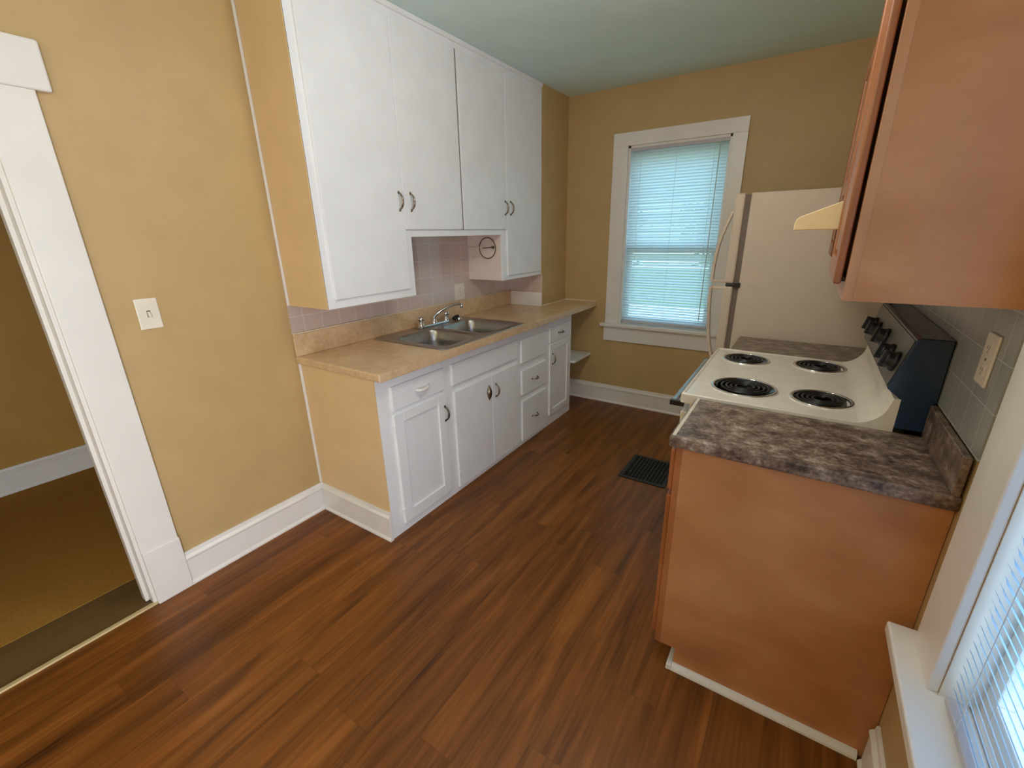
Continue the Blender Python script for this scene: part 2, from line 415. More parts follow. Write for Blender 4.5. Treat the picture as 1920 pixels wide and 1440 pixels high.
def slats(a0, a1, z0, z1, pitch, fn, wid=.0252, tilt=62, crown=.0016, holes=()):
    """curved blind slats: fn(along, depth, z) -> world"""
    bm = bmesh.new(); t = math.radians(tilt); n = int((z1-z0)/pitch); NS = 5; NL = 8
    for i in range(n):
        zc = z0+pitch*(i+.5); tt = t+math.radians(random.uniform(-3, 3)); dz = random.uniform(-.0008, .0008)
        g = []
        for k in range(NS):
            s = -1+2*k/(NS-1); dd = s*wid/2; c = crown*(1-s*s)
            g.append((dd*math.cos(tt)+c*math.sin(tt), -dd*math.sin(tt)+c*math.cos(tt)))
        for q in (0, .0004):
            rows = [[bm.verts.new(fn(a0+(a1-a0)*j/NL, d0, zc+dz+h0+q)) for d0, h0 in g] for j in range(NL+1)]
            for j in range(NL):
                for k in range(NS-1): bm.faces.new((rows[j][k], rows[j+1][k], rows[j+1][k+1], rows[j][k+1]))
            break
    for f in bm.faces: f.smooth = True
    return bm

bl = thing('window_blind', (1.215, YB+.03, .76), 'white mini blind closed over the window in the back wall', 'window blind')
BY = YB+.022
ob('head_rail', B((WX0+.018, WX1-.018, YB+.004, YB+.036, 2.088, 2.122)), 'rail', bl, .003)
ob('slats', slats(WX0+.020, WX1-.024, .782, 2.086, .0212, lambda a, d0, z: (a, BY+d0, z), tilt=56), 'slatB', bl)
ob('bottom_rail', B((WX0+.020, WX1-.024, BY-.011, BY+.011, .758, .776)), 'rail', bl, .003)
for x in (.95, 1.215, 1.475):
    bm = bmesh.new(); tube(bm, [(x, BY-.0135, 2.09), (x, BY-.0135, .765)], .0009, 5); ob('ladder_cord', bm, 'cord', bl)
bm = bmesh.new(); tube(bm, [(1.508, BY-.018, 2.10), (1.505, BY-.02, 1.5), (1.50, BY-.02, .82)], .003, 8); ob('tilt_wand', bm, 'cord', bl, smooth=True)

br = thing('window_blind', (W+.02, -.58, .556), 'white mini blind closed over the window in the right wall beside the brown cabinet', 'window blind')
BX = W+.014
ob('head_rail', B((W+.004, W+.036, RY1+.018, RY0-.018, 2.05, 2.082)), 'rail', br, .003)
ob('slats', slats(RY1+.020, RY0-.022, .580, 2.05, .0212, lambda a, d0, z: (BX+d0, a, z), tilt=65), 'slatR', br)
ob('bottom_rail', B((BX-.011, BX+.011, RY1+.020, RY0-.022, .558, .576)), 'rail', br, .003)
for y in (-.30, -.585, -.87):
    bm = bmesh.new(); tube(bm, [(BX-.0135, y, 2.06), (BX-.0135, y, .57)], .0009, 5); ob('ladder_cord', bm, 'cord', br)

# ------------------------------------------------------------------ wall tile
struct('wall_left_tile', B((0, .006, -.02, 2.007, 1.04, 1.4975)), 'tileL')
struct('wall_chase_tile', B((.006, .326, 2.0015, 2.0072, 1.0375, 1.182)), 'tileE')
struct('wall_right_tile', B((W-.006, W, .012, 1.595, 1.016, 1.346)), 'tileR')

# ------------------------------------------------------------------ white cabinets, left wall
def arch_pull(bm, c, length, axis, out, rise=.026, r=.0042):
    """bow handle: centre c on the face, long axis, pointing out"""
    c = Vector(c); a = Vector(axis); o = Vector(out); pts = []; rs = []
    for k in range(15):
        s = -1+2*k/14; pts.append(c+a*(s*length/2)+o*(rise*(1-abs(s)**2.6)+.001)); rs.append(r*(.85+.55*(1-s*s)))
    tube(bm, pts, rs, 8)
    for s in (-1, 1): lathe(bm, [(.0001, .003), (.006, .003), (.008, .0)], c+a*(s*length/2), out, 12)
    return bm

uc = thing('upper_cabinet', (.16, 1.0, 1.183), 'tall white built-in wall cabinet with four doors above the sink', 'cabinet')
UX = .318
ob('carcass', B((0, UX-.018, -.006, .0, 1.186, H), (.0, UX-.018, 0, .5615, 1.1835, 1.2), (0, UX-.018, .0, 2.007, 2.50, H), (.007, UX-.018, .5676, 1.4451, 1.4985, 1.515),
                (.007, UX-.018, 1.4512, 2.006, 1.1835, 1.2), (.0075, .02, 0, 2.006, 1.52, 2.50)), 'inner', uc)
ob('end_panel', B((0, UX, -.0062, 0, 1.183, H)), 'beige', uc, .002, label='tan painted cabinet end')
for ya in (.5616, 1.4451): ob('notch_side', B((.0065, UX-.018, ya, ya+.006, 1.183, 1.51)), 'inner', uc, label='side of the open nook above the sink')
# L-shaped face frame with an open nook in the middle
fr = []
fr += [(UX-.018, UX, -.006, .043, 1.183, 2.515), (UX-.018, UX, .043, .5676, 1.183, 1.232), (UX-.018, UX, .516, .5676, 1.232, 1.543),
       (UX-.018, UX, .5676, 1.4451, 1.498, 1.543), (UX-.018, UX, 1.4451, 1.507, 1.183, 1.543), (UX-.018, UX, 1.507, 2.0065, 1.183, 1.221),
       (UX-.018, UX, 1.979, 2.0065, 1.221, 2.515), (UX-.018, UX, .043, 1.979, 2.470, 2.515), (UX-.018, UX, .96, 1.06, 1.543, 2.470)]
ob('face_frame', B(*fr), 'cab', uc, .002)
ob('crown_strip', B((UX-.016, UX+.012, -.006, 2.007, 2.513, H)), 'cab', uc, .004)
ob('stile_gap', B((UX, UX+.0035, 1.0045, 1.0195, 1.535, 2.482)), 'gasket', uc, label='brown gap between the two pairs of doors')
doors = [(.037, .5225, 1.226, 2.478, .492), (.5245, 1.003, 1.5365, 2.478, .574), (1.021, 1.4985, 1.5355, 2.478, 1.475), (1.5005, 1.986, 1.2145, 2.478, 1.544)]
for y0, y1, z0, z1, hy in doors:
    dr = ob('door', B((UX-.003, UX+.0125, y0, y1, z0, z1)), 'cab', uc, .003)
    bm = bmesh.new(); arch_pull(bm, (UX+.0125, hy, 1.675), .085, (0, 0, 1), (1, 0, 0)); ob('handle', bm, 'nickel', dr, smooth=True)

bc = thing('base_cabinet', (.29, 1.04, 0), 'white painted sink base cabinet with doors and drawers under the tan counter', 'cabinet')
FX = .572
ob('carcass', B((.0, FX-.02, .0, .018, 0, CT-.04), (.0, FX-.02, 2.055, 2.073, 0, CT-.04), (.02, FX-.02, .018, 2.055, .0, .03)), 'cab', bc)
ob('end_panel', B((.0, FX, -.003, .001, .0, CT-.0395)), 'beige', bc, label='tan painted cabinet end')
ob('skirting', board((.0255, -.003), (FX+.007, -.003), (0, -1)), 'white', bc, .0015, label='white moulded skirting on the cabinet end')
cols = [(.0, .088), (.458, .541), (1.217, 1.272), (1.616, 1.688), (2.036, 2.074)]
fr = [(FX-.02, FX, a, b, .0, CT-.0395) for a, b in cols]
for (a, b), rails in zip([(.088, .458), (.541, 1.217), (1.272, 1.616), (1.688, 2.036)],
                         [[(.0, .055), (.670, .699), (.814, .881)], [(.0, .035), (.650, .699), (.814, .881)], [(.0, .036), (.345, .402), (.576, .642), (.802, .881)], [(0, .091), (.678, .702), (.814, .881)]]):
    fr += [(FX-.02, FX, a, b, z0, z1) for z0, z1 in rails]
ob('face_frame', B(*fr), 'cab', bc, .0015)
DXF = FX+.0125
def slab(y0, y1, z0, z1, name='drawer'):
    return ob(name, B((FX-.003, DXF, y0, y1, z0, z1)), 'cab', bc, .0035)
def framed(y0, y1, z0, z1, st, rt, rb):
    bm = B((FX-.003, DXF, y0, y0+st, z0, z1), (FX-.002, DXF, y1-st, y1, z0, z1), (FX-.002, DXF, y0+st, y1-st, z0, z0+rb), (FX-.002, DXF, y0+st, y1-st, z1-rt, z1))
    d0 = ob('door', bm, 'cab', bc, .0025)
    ob('panel', B((FX-.004, DXF-.009, y0+st-.002, y1-st+.002, z0+rb-.002, z1-rt+.002)), 'cab', d0); return d0
def hinge(par, y, z, s):
    bm = B((DXF, DXF+.002, y+.002*s, y+.024*s, z-.022, z+.022), (FX, FX+.002, y-.022*s, y-.004*s, z-.018, z+.018)); tube(bm, [(DXF-.002, y-.001*s, z-.02), (DXF-.002, y-.001*s, z+.02)], .0045, 8)
    ob('hinge', bm, 'cab', par, .0008)
def pull(par, y, z, axis, mat='pewter', ln=.085):
    bm = bmesh.new(); arch_pull(bm, (DXF, y, z), ln, (0, 1, 0) if axis == 'y' else (0, 0, 1), (1, 0, 0)); ob('handle', bm, mat, par, smooth=True)
# first bay
dw = slab(.083, .462, .694, .819)
bm = bmesh.new()
pts = [(DXF+.020*math.sin(math.pi*k/12)+.001, .282-.044*math.cos(math.pi*k/12), .762-.008*math.sin(math.pi*k/12)) for k in range(13)]
tube(bm, pts, [.006+.004*math.sin(math.pi*k/12) for k in range(13)], 10); ob('handle', bm, 'white', dw, smooth=True, label='white painted pull')
d1 = framed(.083, .462, .050, .675, .062, .052, .066); pull(d1, .447, .555, 'z'); hinge(d1, .083, .597, 1); hinge(d1, .083, .12, 1)
# sink bay
slab(.527, 1.222, .694, .819, 'false_drawer_front')
d2 = slab(.536, .8985, .030, .654, 'door'); d3 = slab(.9005, 1.222, .030, .654, 'door')
bm = bmesh.new()
c = Vector((DXF, .861, .551)); prof = [(-.052, .002), (-.042, .006), (-.03, .014), (-.012, .019), (.006, .02), (.024, .015), (.038, .007), (.05, .002)]
rings = []
for s, r in prof: rings.append([bm.verts.new(c+Vector((max(0, .006+r*.9*math.cos(a)), r*math.sin(a), s))) for a in [2*math.pi*k/14 for k in range(14)]])
for a, b in zip(rings, rings[1:]):
    for k in range(14): bm.faces.new((a[k], a[(k+1) % 14], b[(k+1) % 14], b[k]))
bm.faces.new(rings[0][::-1]); bm.faces.new(rings[-1]); bmesh.ops.recalc_face_normals(bm, faces=bm.faces)
ob('handle', bm, 'nickel', d2, smooth=True, label='leaf-shaped metal cup pull')
pull(d3, .942, .541, 'z', 'nickel')
hinge(d2, .536, .50, 1); hinge(d2, .536, .11, 1); hinge(d3, 1.222, .535, -1); hinge(d3, 1.222, .20, -1)
# drawer bay
slab(1.265, 1.628, .637, .807, 'false_drawer_front')
for z0, z1, hz in ((.397, .581, .487), (.031, .350, .19)):
    q = slab(1.268, 1.622, z0, z1); pull(q, 1.442, hz, 'y', 'nickel', .075)
# last bay
q = slab(1.682, 2.042, .697, .819); pull(q, 1.854, .757, 'y', 'nickel', .075)
d4 = framed(1.684, 2.040, .086, .683, .055, .05, .05); pull(d4, 1.722, .562, 'z', 'nickel')

# counter with a real cut-out for the bowls
SX0, SX1, SY0, SY1 = .06, .586, .468, 1.276
ct = thing('countertop', (.32, 1.2, CT-.038), 'tan laminate countertop holding the steel sink along the left wall', 'countertop')
bm = bmesh.new()
X0, X1, Y0, Y1 = .0005, .641, -.024, YB-.0005
o4 = [(X0, Y0), (X1, Y0), (X1, Y1), (X0, Y1)]; i4 = [(SX0, SY0), (SX1, SY0), (SX1, SY1), (SX0, SY1)]
vt = [[bm.verts.new((x, y, z)) for x, y in lp] for z in (CT, CT-.038) for lp in (o4, i4)]
for k in range(4):
    j = (k+1) % 4
    bm.faces.new((vt[0][k], vt[0][j], vt[1][j], vt[1][k])); bm.faces.new((vt[2][j], vt[2][k], vt[3][k], vt[3][j]))
    bm.faces.new((vt[0][j], vt[0][k], vt[2][k], vt[2][j])); bm.faces.new((vt[1][k], vt[1][j], vt[3][j], vt[3][k]))
bmesh.ops.recalc_face_normals(bm, faces=bm.faces)
ob('slab', bm, 'ctL', ct, .007, seg=3)
ob('backsplash', B((.0065, .0215, -.024, 2.001, CT, 1.037)), 'ctL', ct, .003)
ob('caulk_line', B((.0005, .0195, -.022, 2.001, 1.037, 1.0435)), 'caulk', ct, .002, label='pale caulk along the backsplash top')
ob('side_splash', B((.022, .326, 1.992, 2.0065, CT, 1.0365)), 'white', ct, .002, label='white end splash under the wall cabinet')
ob('wall_bead', B((.328, .64, YB-.008, YB-.0006, CT, CT+.010), (.3275, .334, 2.008, YB-.008, CT, CT+.009)), 'caulk', ct, .002, label='pale bead along the wall')
tag(ob('wall_shelf', B((.001, .612, 2.0745, YB-.0255, .438, .458)), 'cab', None, .003), 'white painted shelf in the open end beside the base cabinet under the counter', 'shelf')

# sink
sk = thing('sink', (.32, .87, CT-.17), 'double bowl stainless steel sink set in the tan counter', 'sink')
ZR = CT+.0042
bm = bmesh.new()
bowls = [(.150, .560, .500, .856), (.150, .560, .888, 1.244)]
outer = rrect(.042, .604, .450, 1.292, .03)
holes = [rrect(*b, .07) for b in bowls]
L = fill_holes(bm, outer, holes, ZR)
loft(bm, L[0], [[(x+(.003 if x > .3 else -.003), y+(.003 if y > .87 else -.003), CT+.0006) for x, y in outer]])
bmesh.ops.recalc_face_normals(bm, faces=bm.faces)
ob('rim', bm, 'steel', sk)
for b in bowls:
    bm = bmesh.new(); x0, x1, y0, y1 = b
    v0 = [bm.verts.new((x, y, ZR)) for x, y in rrect(x0, x1, y0, y1, .07)]
    lps = []
    for ins, z in ((.004, ZR-.003), (.009, ZR-.012), (.016, ZR-.08), (.022, ZR-.14), (.034, ZR-.158), (.06, ZR-.166)):
        lps.append([(x, y, z) for x, y in rrect(x0+ins, x1-ins, y0+ins, y1-ins, max(.02, .07-ins*.5))])
    last = loft(bm, v0, lps); bm.faces.new(last)
    bmesh.ops.recalc_face_normals(bm, faces=bm.faces); bmesh.ops.reverse_faces(bm, faces=bm.faces)
    bo = ob('bowl', bm, 'steel', sk, smooth=True)
    bm = bmesh.new(); lathe(bm, [(.0001, -.004), (.03, -.003), (.038, .0015), (.044, .002), (.046, 0)], ((x0+x1)/2-.03, (y0+y1)/2, ZR-.1655), (0, 0, 1), 24); ob('strainer', bm, 'chrome', bo, smooth=True)

fa = thing('faucet', (.085, .93, ZR), 'chrome two-handle faucet with a swivel spout at the back of the sink', 'faucet')
bm = bmesh.new(); lp = rrect(.062, .112, .790, 1.085, .024, 8)
prism(bm, lp, lambda u, v, t: (u, v, t), ZR, ZR+.016); ob('base_plate', bm, 'chrome', fa, .005)
bm = bmesh.new(); lathe(bm, [(.022, 0), (.022, .012), (.017, .022), (.015, .03), (.0001, .03)], (.087, .938, ZR+.015), (0, 0, 1), 20)
ob('spout_hub', bm, 'chrome', fa, smooth=True)
bm = bmesh.new()
tube(bm, [(.087, .938, ZR+.04), (.087, .940, ZR+.055), (.094, .952, ZR+.068), (.112, .990, ZR+.092), (.132, 1.035, ZR+.112), (.152, 1.08, ZR+.124), (.168, 1.116, ZR+.126), (.176, 1.134, ZR+.118)], [.012, .0115, .011, .0105, .010, .0098, .0105, .011], 14)
tube(bm, [(.1745, 1.131, ZR+.122), (.1755, 1.133, ZR+.098)], .0115, 14)
ob('spout', bm, 'chrome', fa, smooth=True)
for y in (.815, 1.06):
    bm = bmesh.new(); lathe(bm, [(.021, 0), (.021, .01), (.013, .02), (.013, .032), (.024, .036), (.026, .052), (.019, .06), (.0001, .062)], (.087, y, ZR+.015), (0, 0, 1), 20)
    ob('handle', bm, 'chrome', fa, smooth=True)
sp = thing('sink_sprayer', (.1, 1.19, ZR), 'black sink sprayer standing at the far back corner of the sink', 'sprayer')
bm = bmesh.new(); lathe(bm, [(.024, 0), (.024, .006), (.016, .014), (.012, .02), (.0001, .02)], (.085, 1.20, ZR), (0, 0, 1), 18); ob('holder', bm, 'chrome', sp, smooth=True)
bm = bmesh.new(); tube(bm, [(.085, 1.195, ZR+.017), (.087, 1.185, ZR+.022), (.098, 1.155, ZR+.021), (.108, 1.122, ZR+.016)], [.011, .013, .013, .014], 12); ob('spray_head', bm, 'black', sp, smooth=True)

# towel ring and wire holder on the nook side
th = thing('towel_holder', (.2, 1.443, 1.34), 'wire towel ring with rods on the nook side above the sink', 'towel holder')
YN = 1.4451
bm = bmesh.new()
R0 = .072; c = Vector((.200, YN-.018, 1.410))
tube(bm, [c+Vector((R0*math.cos(a), 0, R0*math.sin(a))) for a in [2*math.pi*k/40 for k in range(41)]], .0034, 8, False); ob('ring', bm, 'pewter', th, smooth=True)
bm = bmesh.new(); lathe(bm, [(.011, 0), (.011, .004), (.006, .01), (.006, .024), (.0001, .025)], (.238, YN, 1.415), (0, -1, 0), 14); tube(bm, [(.160, YN-.018, 1.41), (.238, YN-.018, 1.415)], .003, 8); ob('mount', bm, 'pewter', th, smooth=True)
for z, x0, x1 in ((1.416, .035, .135), (1.347, .06, .13)):
    bm = bmesh.new(); tube(bm, [(x0, YN-.002, z), (x0, YN-.022, z), (x1, YN-.022, z), (x1, YN-.002, z)], .0028, 8); ob('rod', bm, 'ivory', th, smooth=True)  # ivory stands in for the bright highlights on chrome wire

# outlets and switch
def plate(bm_c, y, z, x, sgn, wd=.075, ht=.12):
    return B((x, x+sgn*.006, y-wd/2, y+wd/2, z-ht/2, z+ht/2))
so = thing('light_switch', (0, -.586, 1.172), 'ivory toggle light switch on the tan wall beside the doorway', 'switch')
ob('wall_plate', plate(0, -.586, 1.232, 0, 1), 'ivory', so, .003)
ob('slot', B((.0055, .0066, -.592, -.580, 1.219, 1.245)), 'slot', so)
bm = bmesh.new(); prism(bm, [(0, -.010), (.012, -.012), (.014, -.006), (.0, .010)], lambda u, v, t: (.006+u, t, 1.231+v), -.590, -.582); ob('toggle', bm, 'ivory', so, .0008)
for z in (1.202, 1.262):
    bm = bmesh.new(); lathe(bm, [(.0035, 0), (.003, .0012), (.0001, .0014)], (.006, -.586, z), (1, 0, 0), 10); ob('screw', bm, 'ivory', so)
def outlet(x, y, z, sgn, label, wd=.075):
    o = thing('electrical_outlet', (x, y, z-.06), label, 'outlet')
    ob('wall_plate', plate(0, y, z, x, sgn, wd, .118), 'ivory', o, .003)
    for dz in (-.025, .025):
        bm = bmesh.new(); lp = rrect(-.014, .014, -.0165, .0165, .009, 5)
        prism(bm, lp, lambda u, v, t: (x+sgn*t, y+u, z+dz+v), .005, .0075); f = ob('socket', bm, 'ivory', o)
        ob('slot', B((x+sgn*.0072, x+sgn*.0078, y-.007, y-.005, z+dz-.002, z+dz+.007), (x+sgn*.0072, x+sgn*.0078, y+.005, y+.007, z+dz-.002, z+dz+.007), (x+sgn*.0072, x+sgn*.0078, y-.002, y+.002, z+dz-.010, z+dz-.006)), 'slot', f)
    bm = bmesh.new(); lathe(bm, [(.0035, 0), (.003, .0012), (.0001, .0014)], (x+sgn*.006, y, z), (sgn, 0, 0), 10); ob('screw', bm, 'slot', o)
outlet(.006, 1.318, 1.103, 1, 'ivory duplex outlet on the beige tile above the sink', .112)
outlet(W-.006, .138, 1.215, -1, 'ivory duplex outlet on the grey tile beside the stove')

# floor register
fg = thing('floor_register', (1.495, 1.385, 0), 'black cast iron floor vent grille beside the brown cabinet', 'floor vent')
gx0, gx1, gy0, gy1 = 1.345, 1.64, 1.215, 1.553
ob('frame', B((gx0, gx0+.025, gy0, gy1, 0, .007), (gx1-.025, gx1, gy0, gy1, 0, .007), (gx0+.025, gx1-.025, gy0, gy0+.025, 0, .007), (gx0+.025, gx1-.025, gy1-.025, gy1, 0, .007)), 'iron', fg, .002)
bb = [(gx0+.025+.0225*k, gx0+.025+.0225*k+.006, gy0+.024, gy1-.024, .0012, .0062) for k in range(1, 11)]
bb += [(gx0+.024, gx1-.024, gy0+.025+.024*k, gy0+.025+.024*k+.006, .0012, .0058) for k in range(1, 12)]
ob('grille', B(*bb), 'iron', fg)
ob('duct_shade', B((gx0+.02, gx1-.02, gy0+.02, gy1-.02, .0003, .0011)), 'dark', fg)  # near-black sheet painted in for the unlit duct below the grille

# ------------------------------------------------------------------ right side: near base cabinet and counter
NY = .046; NX = 1.911
nb = thing('base_cabinet', (2.22, .22, 0), 'brown wood base cabinet with a plain end between the stove and the window', 'cabinet')
bm = bmesh.new(); prism(bm, [(NX, .085), (NX+.070, .085), (NX+.070, 0), (W-.001, 0), (W-.001, CR-.0385), (NX, CR-.0385)], lambda u, v, t: (u, t, v), NY, NY+.016)
ob('end_panel', bm, 'woodR', nb, .001)
ob('carcass', B((NX+.002, W-.002, NY+.016, .392, .10, .118), (NX+.072, NX+.088, NY+.016, .392, 0, .10), (NX+.002, W-.002, .378, .393, .10, CR-.0385), (W-.02, W-.002, NY+.016, .378, .118, CR-.0385)), 'woodR', nb)
ob('face_frame', B((NX-.002, NX+.018, NY-.0005, .09, .085, CR-.0386), (NX-.002, NX+.018, .355, .393, .085, CR-.0386), (NX-.002, NX+.018, .09, .355, .085, .13), (NX-.002, NX+.018, .09, .355, .84, CR-.0386), (NX-.002, NX+.018, .09, .355, .69, .71)), 'woodD', nb, .001)
ndo = ob('door', B((NX-.021, NX-.003, .066, .382, .105, .685)), 'woodD', nb, .004)
ndr = ob('drawer', B((NX-.021, NX-.003, .066, .382, .705, .850)), 'woodD', nb, .004)
bm = bmesh.new(); prism(bm, [(0, 0), (-.020, 0), (-.0185, .008), (-.013, .016), (-.006, .0205), (0, .022)], lambda u, v, t: (t, NY+u, v), NX+.050, W-.025); struct('trim_3', bm, 'white')
struct('trim_4', B((NX+.050, NX+.069, NY-.0205, .39, 0, .022)), 'white', bevel=.004)
def counterR(y0, y1, label, splash_end):
    c = thing('countertop', (2.2, (y0+y1)/2, CR-.038), label, 'countertop')
    ob('slab', B((1.889, W-.0005, y0, y1, CR-.038, CR)), 'ctR', c, .006, seg=3)
    ob('backsplash', B((W-.022, W-.0065, y0+.0005, y1, CR, 1.0155)), 'ctR', c, .004)
    return c
nc = counterR(.0265, .3955, 'brown stone-look laminate countertop on the near side of the stove', True)
ob('edge_strip', B((1.8955, 1.9055, .034, .3955, CR, CR+.0012)), 'caulk', nc, label='pale strip along the front edge')
fc = counterR(1.197, 1.583, 'brown laminate countertop between the stove and the refrigerator', False)
fb = thing('base_cabinet', (2.22, 1.39, 0), 'brown wood base cabinet between the stove and the refrigerator', 'cabinet')
ob('carcass', B((NX, W-.002, 1.199, 1.214, 0, CR-.0385), (NX, W-.002, 1.566, 1.581, 0, CR-.0385), (NX, W-.002, 1.214, 1.566, .10, .118)), 'woodR', fb)
ob('door', B((NX-.021, NX-.002, 1.21, 1.57, .105, .685)), 'woodD', fb, .004)
ob('drawer', B((NX-.021, NX-.002, 1.21, 1.57, .705, .85)), 'woodD', fb, .004)

# ------------------------------------------------------------------ stove
SYa, SYb = .3985, 1.193
st = thing('stove', (2.15, .795, 0), 'white electric coil stove with a dark control panel at the right wall', 'stove')
ob('body', B((1.868, 2.50, SYa+.006, SYb-.006, .05, .884), (1.90, 2.48, SYa+.03, SYb-.03, .0, .05)), 'enamel', st, .003)
od = ob('oven_door', B((1.838, 1.866, SYa+.010, SYb-.010, .22, .848)), 'enamel', st, .006)
ob('storage_drawer', B((1.842, 1.866, SYa+.010, SYb-.010, .06, .21)), 'enamel', st, .006)
bm = bmesh.new(); prism(bm, rrect(1.790, 1.812, .858, .874, .006, 4), lambda u, v, t: (u, t, v), SYa+.062, SYb-.062); ob('handle', bm, 'steel', od, .001, label='metal oven door handle')
for ya in (SYa+.046, SYb-.064): ob('handle_end', B((1.787, 1.840, ya, ya+.018, .852, .873)), 'black', od, .002, label='black handle end')
# cooktop: flat sheet with burner wells, raised lip, rear sweep up to the panel
burn = [(2.026, .585, .108), (2.276, .580, .090), (1.985, 1.022, .092), (2.274, 1.046, .092)]
bm = bmesh.new(); ZT = .921
cx0, cx1 = 1.850, 2.372
def circ(cx, cy, r, n=40): return [(cx+r*math.cos(2*math.pi*k/n), cy+r*math.sin(2*math.pi*k/n)) for k in range(n)]
rect = rrect(cx0, cx1, SYa+.016, SYb-.016, .012, 4)
L = fill_holes(bm, rect, [circ(a, b, r+.011) for a, b, r in burn], ZT)
def rim(dx, z): return [(x-(dx if x < 2.1 else 0), y+(dx if y > .8 else -dx), z if x < cx1-.013 else min(z, ZT)) for x, y in rect]
loft(bm, L[0], [rim(.006, ZT+.0045), rim(.011, ZT+.005), rim(.0155, ZT), rim(.016, ZT-.034)])
for lp, (a, b, r) in zip(L[1:], burn):
    loft(bm, lp, [[(x, y, ZT+.004) for x, y in circ(a, b, r+.008)], [(x, y, ZT+.004) for x, y in circ(a, b, r+.003)], [(x, y, ZT-.006) for x, y in circ(a, b, r)]])
prof = []
for k in range(13):
    a = math.pi/2*k/12*.93; prof.append((2.352+.084*math.sin(a), ZT+.084*(1-math.cos(a))*1.02))
prof += [(2.440, ZT+.094), (2.456, ZT+.096), (2.456, ZT-.034), (2.352, ZT-.034)]
prism(bm, prof, lambda u, v, t: (u, t, v), SYa+.0005, SYb-.0005)
bmesh.ops.remove_doubles(bm, verts=bm.verts, dist=1e-5)
ob('cooktop', bm, 'enamel', st, .002)
for a, b, r in burn:
    bn = bmesh.new(); lathe(bn, [(r+.004, .0045), (r-.001, .005), (r-.006, .001), (r-.016, -.012), (r*.5, -.020), (.018, -.021), (.0001, -.021)], (a, b, ZT), (0, 0, 1), 36)
    dp = ob('drip_pan', bn, 'pan', st, smooth=True)
    bn = bmesh.new(); lathe(bn, [(r+.009, .0038), (r+.006, .0065), (r, .0068), (r-.004, .005), (r-.002, .003), (r+.004, .0028)], (a, b, ZT), (0, 0, 1), 40, True); ob('trim_ring', bn, 'chrome', dp, smooth=True)
    bn = bmesh.new(); pts = []
    turns = 4.4 if r > .1 else 3.6
    N = int(turns*28)
    for k in range(N+1):
        q = k/N; rr = .022+(r-.012-.022)*q; an = 2*math.pi*turns*q+1.0
        pts.append((a+rr*math.cos(an), b+rr*math.sin(an), ZT+.004))
    tube(bn, pts, .0045, 7); ob('coil', bn, 'coil', dp, smooth=True)
# control panel
bg = bmesh.new()
prof = [(2.4165, 1.046), (2.455, 1.197), (2.464, 1.203), (2.534, 1.203), (2.534, 1.018), (2.525, 1.004), (2.525, .924), (2.4565, .924), (2.4565, 1.013)]
prism(bg, prof, lambda u, v, t: (u, t, v), SYa+.0005, SYb-.0005); bk = ob('backguard', bg, 'navy', st, .003)
pn = Vector((-.151, 0, .0385)).normalized(); pu = Vector((.0385, 0, .151)).normalized(); p0 = Vector((2.4165, 0, 1.046))
bm = bmesh.new()
prism(bm, [(.006, .0), (.150, .0), (.150, .0025), (.006, .0025)], lambda u, v, t: p0+pu*u+pn*v+Vector((0, t, 0)), SYa+.014, SYb-.014); pf = ob('control_panel', bm, 'panel', bk, .0008)
for y, s, h in ((.462, .030, .07), (.575, .030, .07), (.765, .031, .085), (.965, .030, .075), (1.075, .030, .075)):
    bm = bmesh.new(); o = p0+pu*h+pn*.0025+Vector((0, y, 0))
    lathe(bm, [(s*1.05, 0), (s*1.05, .008), (s*.9, .013), (s*.82, .026), (s*.7, .031), (.0001, .032)], o, pn, 22)
    a = Vector((0, 1, 0)); g = [o+pn*.03+pu*(s*.85*i)+a*(.0075*j)+pn*k for k in (-.012, .009) for i, j in ((-1, -1), (1, -1), (1, 1), (-1, 1))]
    v = [bm.verts.new(q) for q in g]
    for f in ((0,3,2,1),(4,5,6,7),(0,1,5,4),(1,2,6,5),(2,3,7,6),(3,0,4,7)): bm.faces.new([v[i] for i in f])
    bmesh.ops.recalc_face_normals(bm, faces=bm.faces)
    ob('knob', bm, 'knob', st, .001)

